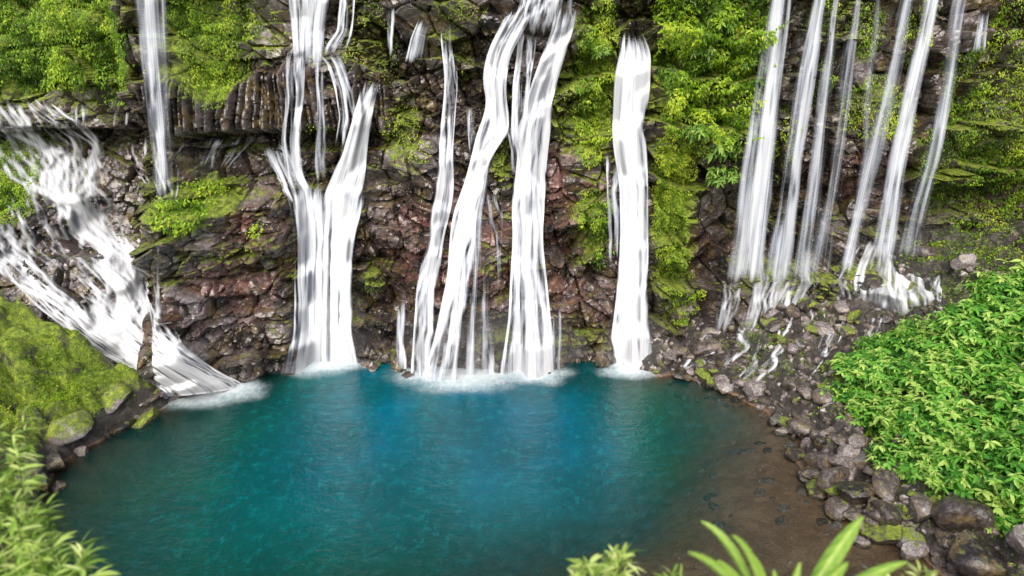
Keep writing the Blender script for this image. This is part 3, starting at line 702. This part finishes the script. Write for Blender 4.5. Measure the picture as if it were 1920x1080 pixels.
def boulder(x, y, z, s, label, group, pool_=None):
    ob = bpy.data.objects.new("boulder", random.choice(pool_ or BM)); link(ob)
    ob.location = (x, y, z); ob.scale = (s*random.uniform(.85, 1.25), s*random.uniform(.8, 1.1), s*random.uniform(.75, 1.05))
    ob.rotation_euler = (random.uniform(-.35, .35), random.uniform(-.35, .35), random.uniform(0, 6.28))
    tag(ob, label, "boulder", group)
big = [(1540, 878, .6), (1600, 935, .65), (1565, 780, .5), (1410, 735, .55), (1480, 725, .45), (1800, 975, .75), (1830, 1055, .8), (1720, 965, .5), (1890, 960, .5), (1600, 840, .45), (1640, 780, .35), (1560, 735, .42),
       (1610, 1010, .3), (1500, 790, .4), (1690, 900, .5), (1455, 790, .35), (1570, 900, .35), (1580, 600, .35), (1660, 600, .3), (1510, 580, .4), (1540, 640, .4), (1330, 690, .35), (1290, 675, .3), (1910, 1040, .6), (1650, 960, .4), (1560, 830, .4), (1800, 520, .5), (1740, 480, .45), (1880, 470, .5)]
for px, py, s in big:
    x, y, z = on_ground(px, py); boulder(float(x), float(y), float(G(x, y))+s*.25, s, "large wet black boulder on the shore", "boulders along the rocky shore")
cnt = 0
while cnt < 200:
    px = random.uniform(1180, 1800); py = random.uniform(560, 1070)
    edge = np.interp(py, [560, 640, 690, 740, 770, 830, 900, 960, 1000, 1070], [1450, 1320, 1190, 1370, 1430, 1480, 1500, 1570, 1640, 1740])
    if px < edge or px > edge+260*random.random()**1.3+40: continue
    x, y, z = on_ground(px, py)
    s = random.choice([.12, .16, .22, .3, .38, .48])*random.uniform(.8, 1.2)
    mossy = random.random() < .25
    boulder(float(x), float(y), float(G(x, y))+s*.25, s, "green mossy stone in the rubble beside the pool" if mossy else "angular wet dark stone in the rubble beside the pool", "stones of the rocky shore", MBM if mossy else None); cnt += 1
for px, py, s in [(215, 775, 1.0), (275, 748, .8), (150, 818, .9), (300, 735, .5)]:
    x, y, z = on_ground(px, py); boulder(float(x)-.25, float(y), float(max(G(x, y), 0))-s*.22, s, "big rounded mossy rock sloping into the pool", "boulders below the mossy bank", MBM)
for px, py, s in [(228, 798, .55), (100, 880, .5), (70, 900, .45), (155, 850, .3), (405, 682, .4), (425, 690, .3), (312, 730, .4), (40, 870, .5), (110, 915, .25), (345, 748, .2), (258, 785, .2), (200, 812, .2)]:
    x, y, z = on_ground(px, py); boulder(float(x), float(y), float(max(G(x, y), 0))+s*.02, s, "dark wet boulder at the foot of the mossy bank", "boulders below the mossy bank")
for _ in range(40):
    px = random.uniform(1300, 1600); py = random.uniform(800, 980)
    x, y = at_z(px, py); s = random.uniform(.12, .32)
    boulder(float(x), float(y), float(min(G(x, y), -.05))-s*.2, s, "submerged brown stone in clear shallow water", "submerged stones")

def scree(label, P, S):
    import bmesh
    bm = bmesh.new(); bmesh.ops.create_icosphere(bm, subdivisions=1, radius=1)
    v = np.array([q.co[:] for q in bm.verts]); f = np.array([[q.index for q in p.verts] for p in bm.faces]); bm.free()
    n = len(P); V = v[None]*(1+.35*R.uniform(-1, 1, (n, len(v), 1)))*(S[:, None]*R.uniform(.6, 1.2, (n, 3)))[:, None, :]
    a = R.uniform(0, 6.28, n); ca, sa = np.cos(a)[:, None], np.sin(a)[:, None]
    V = np.stack([V[..., 0]*ca-V[..., 1]*sa, V[..., 0]*sa+V[..., 1]*ca, V[..., 2]], -1)+P[:, None]
    Fc = (f[None]+(np.arange(n)*len(v))[:, None, None]).reshape(-1, 3)
    tag(mesh_np("scree", V.reshape(-1, 3), [Fc], MAT_SCREE, smooth=False), label, "scree", kind="stuff")
n = 4500
x = R.uniform(4.5, 21, n); y = R.uniform(12, 27.5, n); s_ = sdf(x, y); ok = (s_ > -.3) & (s_ < 9)*(R.random(n) < 1.2-.07*np.maximum(s_, 0)); x, y = x[ok], y[ok]; g = G(x, y)
scree("loose dark stones heaped along the pool edge", np.stack([x, y, g], 1), R.uniform(.04, .15, len(x)))
n = 1600
x = R.uniform(-2, 11, n); y = R.uniform(10, 20, n); g = G(x, y); ok = (g < -.03) & (g > -1.0); x, y, g = x[ok], y[ok], g[ok]
scree("brown pebbles on the shallow pool bed", np.stack([x, y, g-.03], 1), R.uniform(.02, .09, len(x))*R.random(len(x))**.6)
n = 1500
x = R.uniform(-22, -13.2, n); z = R.uniform(0, 8.3, n)
scree("broken dark rubble beneath the cascade", np.stack([x, C_full(x, z)+.02, z], 1), R.uniform(.05, .14, n))
n = 700
x = R.uniform(-11.5, 6, n); z = R.uniform(-.1, .5, n)
scree("wet rubble at the cliff foot by the water", np.stack([x, C_full(x, z)-.1, z], 1), R.uniform(.06, .26, n))
for r in [[(600, 1432, 1480), (660, 1415, 1470), (700, 1388, 1460), (746, 1345, 1420)], [(640, 1320, 1355), (700, 1300, 1355), (735, 1315, 1355)], [(585, 1555, 1595), (640, 1520, 1575), (675, 1490, 1545), (710, 1470, 1520)], [(590, 1620, 1670), (640, 1590, 1650)], [(570, 1495, 1535), (620, 1470, 1520), (690, 1430, 1485)], [(610, 1330, 1365), (660, 1300, 1340), (695, 1260, 1310)], [(510, 1738, 1768), (580, 1728, 1763)], [(600, 1380, 1420), (650, 1370, 1410), (700, 1340, 1390)]]:
    riv = Wf("white rivulet running between stones toward the pool", [dict(rows=r, ground=True, base=.05, n=18, rate=.7, k=(6, 7), w=1, edge=.2, top=.15, bot=.15, life=.8, amp=1.5)], MAT_CASC, name="rivulet", group="rivulets between the shore stones")
    riv["category"] = "stream"

# ------------------------------------------------------------------ shrubs
def tube(pts, r0, r1, k=6):
    pts = np.array(pts, float); n = len(pts); T = np.gradient(pts, axis=0); T /= np.linalg.norm(T, axis=1)[:, None]
    a = np.cross(T, [0.3, 1, .2]); a /= np.linalg.norm(a, axis=1)[:, None]; b = np.cross(T, a)
    th = np.linspace(0, 2*np.pi, k+1); r = np.linspace(r0, r1, n)[:, None, None]
    V = pts[:, None]+r*(a[:, None]*np.cos(th)[None, :, None]+b[:, None]*np.sin(th)[None, :, None])
    return V.reshape(-1, 3), grid_faces(n, k+1)
def shrub_mesh(seed, mat, R0=1.3, H=1.1, nros=440, LL=(.13, .33), tb=0., k=6, ww=(.34, .52)):
    rr = np.random.default_rng(seed)
    d = rr.normal(size=(nros, 3)); d[:, 2] = np.abs(d[:, 2])*1.0; d /= np.linalg.norm(d, axis=1)[:, None]
    lum = .62+.95*fbm(d[:, 0]*3.2+seed, d[:, 1]*3.2+d[:, 2], seed, 3)
    rad_ = lum*rr.uniform(.6, 1.08, nros)
    P = d*np.array([R0, R0, H])*rad_[:, None]
    base = np.repeat(P, k, 0); dd = np.repeat(d, k, 0); n = len(base)
    az = np.tile(np.arange(k)/k*2*np.pi, nros)+np.repeat(rr.uniform(0, 6, nros), k)+rr.normal(size=n)*.35
    up = dd*.6+np.array([0, -.1, .5])+np.repeat(rr.normal(size=(nros, 3)), k, 0)*.35; up /= np.linalg.norm(up, axis=1)[:, None]
    e1 = np.cross(up, [0.1, .9, .2]); e1 /= np.linalg.norm(e1, axis=1)[:, None]; e2 = np.cross(up, e1)
    ax = e1*np.cos(az)[:, None]+e2*np.sin(az)[:, None]+up*rr.uniform(-.3, .6, n)[:, None]
    base = base+up*rr.uniform(-.08, .04, n)[:, None]
    L = rr.uniform(*LL, n)*np.repeat(rr.uniform(.7, 1.15, nros), k)
    V, Fc, kk = leaves(base, ax, up+.3*rr.normal(size=(n, 3)), L, L*rr.uniform(*ww, n), fold=.2, droop=.5)
    t = np.repeat(np.clip(.46+.2*rr.normal(size=nros)+.7*(lum-1)+tb+1.2*(rad_/lum-.86), 0, 1), k)+.10*rr.normal(size=n)  # inner rosettes tinted darker: painted shade inside the crown
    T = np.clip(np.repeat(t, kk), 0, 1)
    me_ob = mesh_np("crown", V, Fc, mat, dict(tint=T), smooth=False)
    Vs, Fs, o = [], [], 0
    for i in range(14):
        p = P[rr.integers(nros)]; a = tube([[0, 0, -.3], p*.4+np.array([0, 0, .1]), p*.95], .035, .012)
        Vs.append(a[0]); Fs.append(a[1]+o); o += len(a[0])
    st = mesh_np("stem", np.concatenate(Vs), [np.concatenate(Fs)], MAT_STEM)
    me = (me_ob.data, st.data)
    bpy.data.objects.remove(me_ob); bpy.data.objects.remove(st)
    return me
SH = [shrub_mesh(s, MAT_SHRUB) for s in (1, 2, 3)]+[shrub_mesh(9, MAT_SHRUB, tb=.1)]
def place_plant(name, meshes, loc, sc, rz, label, cat, group=None, parts=("crown", "stem")):
    e = bpy.data.objects.new(name, None); link(e); e.empty_display_size = .2
    e.location = loc; e.scale = (sc,)*3 if np.isscalar(sc) else sc; e.rotation_euler = (0, 0, rz)
    tag(e, label, cat, group)
    for pn, me in zip(parts, meshes):
        o = bpy.data.objects.new(pn, me); link(o); o.parent = e
    return e
spots = [(1640, 690, .75), (1720, 650, .8), (1680, 760, .8), (1780, 700, .9), (1850, 590, .9), (1900, 540, .8), (1860, 680, .9), (1770, 780, .85), (1870, 780, .9), (1930, 620, .9), (1940, 720, .9), (1830, 860, .8), (1920, 850, .85), (1720, 840, .7), (1960, 930, .8), (1870, 930, .6), (1610, 720, .55), (2010, 800, 1), (2000, 600, 1.1), (1800, 640, .75), (1640, 800, .45), (1780, 900, .5), (1690, 690, .7), (1980, 520, 1.), (1660, 640, .5), (1740, 600, .5)]
for i, (px, py, s) in enumerate(spots):
    x, y, z = on_ground(px, py, .5)
    x = float(x); y = float(y)
    place_plant("shrub", SH[i % 4], (x, y, float(G(np.array([x]), np.array([y]))[0])+.05), (s*1.1, s*1.1, s*random.uniform(.5, .95)), i*1.7, "leafy green shrub growing on the rocky bank", "shrub", "leafy shrubs on the bank")
bl = shrub_mesh(21, MAT_LIGHT, .55, .55, 50, (.18, .3), -.3)
for px, py, s in [(1345, 270, 1.1), (1350, 320, .9), (1290, 235, .7), (1130, 90, .6), (1340, 40, .8), (1310, 90, .6), (1400, 110, .6)]:
    x, y, z = on_cliff(px, py)
    place_plant("broadleaf_plant", bl, (float(x), float(C_full(x, z))-.35, float(z)-.2), s, px, "pale green broad-leaved plant rooted in the cliff", "plant", "broad-leaved plants on the cliff")

# foreground plants
def spray_plant(loc, H, n, LL, seed, label, width=.5, crown=.8, nl=16, up=.5, ww=(.12, .2), droop=.35):
    rr = np.random.default_rng(seed)
    Vs, Fs, o = [], [], 0; B = []; A = []
    for i in range(n):
        a = rr.uniform(0, 6.28); r = width*math.sqrt(rr.random()); h = H-crown*rr.random()*(.3+.7*r/width)
        tip = np.array([math.cos(a)*r, math.sin(a)*r, h]); mid = tip*np.array([.5, .5, .55])
        v, f = tube([[0, 0, 0], mid, tip], .012, .003); Vs.append(v); Fs.append(f+o); o += len(v)
        out = np.array([math.cos(a), math.sin(a), .3])
        for j in range(nl):
            t = rr.random()*.5; p = tip+(mid-tip)*t*min(1, crown/(H*.5))
            B.append(p); aa = rr.uniform(0, 6.28); A.append(np.array([math.cos(aa), math.sin(aa), rr.uniform(-.2, up)])+out*.6)
    B = np.array(B); A = np.array(A); m = len(B); L = rr.uniform(*LL, m)
    V, Fc, k = leaves(B, A, np.array([0, 0, 1.])+.4*rr.normal(size=(m, 3)), L, L*rr.uniform(*ww, m), fold=.2, droop=droop)
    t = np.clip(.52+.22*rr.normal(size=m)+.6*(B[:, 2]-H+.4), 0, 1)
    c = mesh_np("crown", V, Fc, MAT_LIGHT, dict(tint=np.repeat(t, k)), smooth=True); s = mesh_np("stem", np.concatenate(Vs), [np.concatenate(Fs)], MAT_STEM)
    e = bpy.data.objects.new("leafy_plant", None); link(e); e.location = loc; c.parent = e; s.parent = e
    tag(e, label, "plant", "leafy plants near the viewpoint")
for i, (px, py, d, n, wd) in enumerate([(-30, 765, 6.4, 20, .32), (0, 900, 5.8, 20, .30), (-60, 860, 5.6, 24, .42), (70, 985, 5.4, 20, .26), (-10, 990, 5.2, 24, .38), (60, 1050, 5., 22, .34), (135, 1060, 5.2, 12, .18)]):
    top = at_d(px, py, d); g = float(G(np.array([top[0]]), np.array([top[1]]))[0]); H = top[2]-g+.05
    spray_plant((top[0], top[1], g), H, n, (.09, .22), 50+i, "bright green long-leaved plant on the near slope", wd, 1.0, 22, .9, (.11, .19))
for i, (px, py, d, wd) in enumerate([(1095, 1045, 5., .10), (1160, 1040, 5.2, .08), (1265, 1072, 5., .05), (1740, 1080, 5., .08), (1680, 1085, 4.8, .1)]):
    top = at_d(px, py, d); g = float(G(np.array([top[0]]), np.array([top[1]]))[0]); H = top[2]-g
    spray_plant((top[0], top[1], g), H, 10, (.10, .2), 80+i, "narrow-leaved green shoots on the near slope", wd, .4, 10, 1.8)

def banana():
    base = at_d(1450, 1230, 4.3); g = float(G(np.array([base[0]]), np.array([base[1]]))[0])
    root = np.array([base[0], base[1], g])
    e = bpy.data.objects.new("banana_plant", None); link(e); e.location = root
    tag(e, "banana-like plant with long pointed leaves near the water", "plant")
    stalk_top = np.array([0, 0, base[2]-g])
    v, f = tube([[0, 0, 0], stalk_top*.5, stalk_top], .06, .03, 10); s = mesh_np("stem", v, [f], MAT_STEM); s.parent = e
    for tip, w, bend in [((1618, 968), .10, .16), ((1315, 978), .055, .30), ((1372, 1004), .05, .28), ((1405, 1036), .05, .2), ((1590, 1054), .09, .12), ((1700, 1054), .07, .22), ((1290, 1036), .055, .24), ((1450, 1068), .05, .12), ((1655, 1078), .07, .15), ((1345, 1050), .05, .16), ((1500, 1054), .05, .1)]:
        T = at_d(*tip, 4.2+R.uniform(-.3, .4))-root
        nn = 30; t = np.linspace(0, 1, nn)[:, None]
        C = stalk_top*(1-t)+T*t+np.array([0, 0, bend])*4*t*(1-t)*.6
        d = np.gradient(C, axis=0); d /= np.linalg.norm(d, axis=1)[:, None]
        side = np.cross(d, [.1, -.55, .8]); side /= np.linalg.norm(side, axis=1)[:, None]
        up = np.cross(side, d)
        prof = w*.5*np.clip(np.sin(np.pi*np.clip((t-.25)/.75, 0, 1)**.9), 0, 1)**.8+.005
        us = np.linspace(-1, 1, 9)
        V = C[:, None]+side[:, None]*us[None, :, None]*prof[:, None]+up[:, None]*(np.abs(us)[None, :, None]**1.2*prof[:, None]*.45+.006*np.sin(t*90)[:, None]*np.abs(us)[None, :, None])
        tn = .32+.12*np.sin(t*55+np.abs(us)[None]*6)+.4*(1-np.abs(us))[None]**5+.12*us[None]
        o = mesh_np("leaf", V.reshape(-1, 3), [grid_faces(nn, 9)], MAT_LIGHT, dict(tint=np.clip(tn, 0, 1).ravel())); o.parent = e
banana()

# ------------------------------------------------------------------ camera, light
cam = bpy.data.cameras.new("camera"); co = bpy.data.objects.new("camera", cam); link(co)
co.location = (0, 0, 12); co.rotation_euler = (rad(70), 0, 0); cam.lens = 24; cam.sensor_width = 36; cam.clip_end = 1000; cam.clip_start = .05
cam.dof.use_dof = True; cam.dof.focus_distance = 26; cam.dof.aperture_fstop = .75
scene.camera = co
w = bpy.data.worlds.new("World"); scene.world = w; w.use_nodes = True
nt = w.node_tree; bg = nt.nodes['Background']; sk = nt.nodes.new('ShaderNodeTexSky'); sk.sky_type = 'NISHITA'; sk.sun_disc = False
sk.sun_elevation = rad(46); sk.sun_rotation = rad(190); sk.dust_density = 4; sk.ozone_density = .5
nt.links.new(sk.outputs[0], bg.inputs[0]); bg.inputs[1].default_value = .15
sun = bpy.data.lights.new("sun", 'SUN'); sun.energy = 4.1; sun.angle = rad(55); sun.color = (1, .95, .87)
so = bpy.data.objects.new("sun", sun); link(so); so.rotation_euler = (rad(46), 0, rad(-10))
scene.view_settings.view_transform = 'Standard'; scene.view_settings.look = 'None'; scene.view_settings.exposure = 0
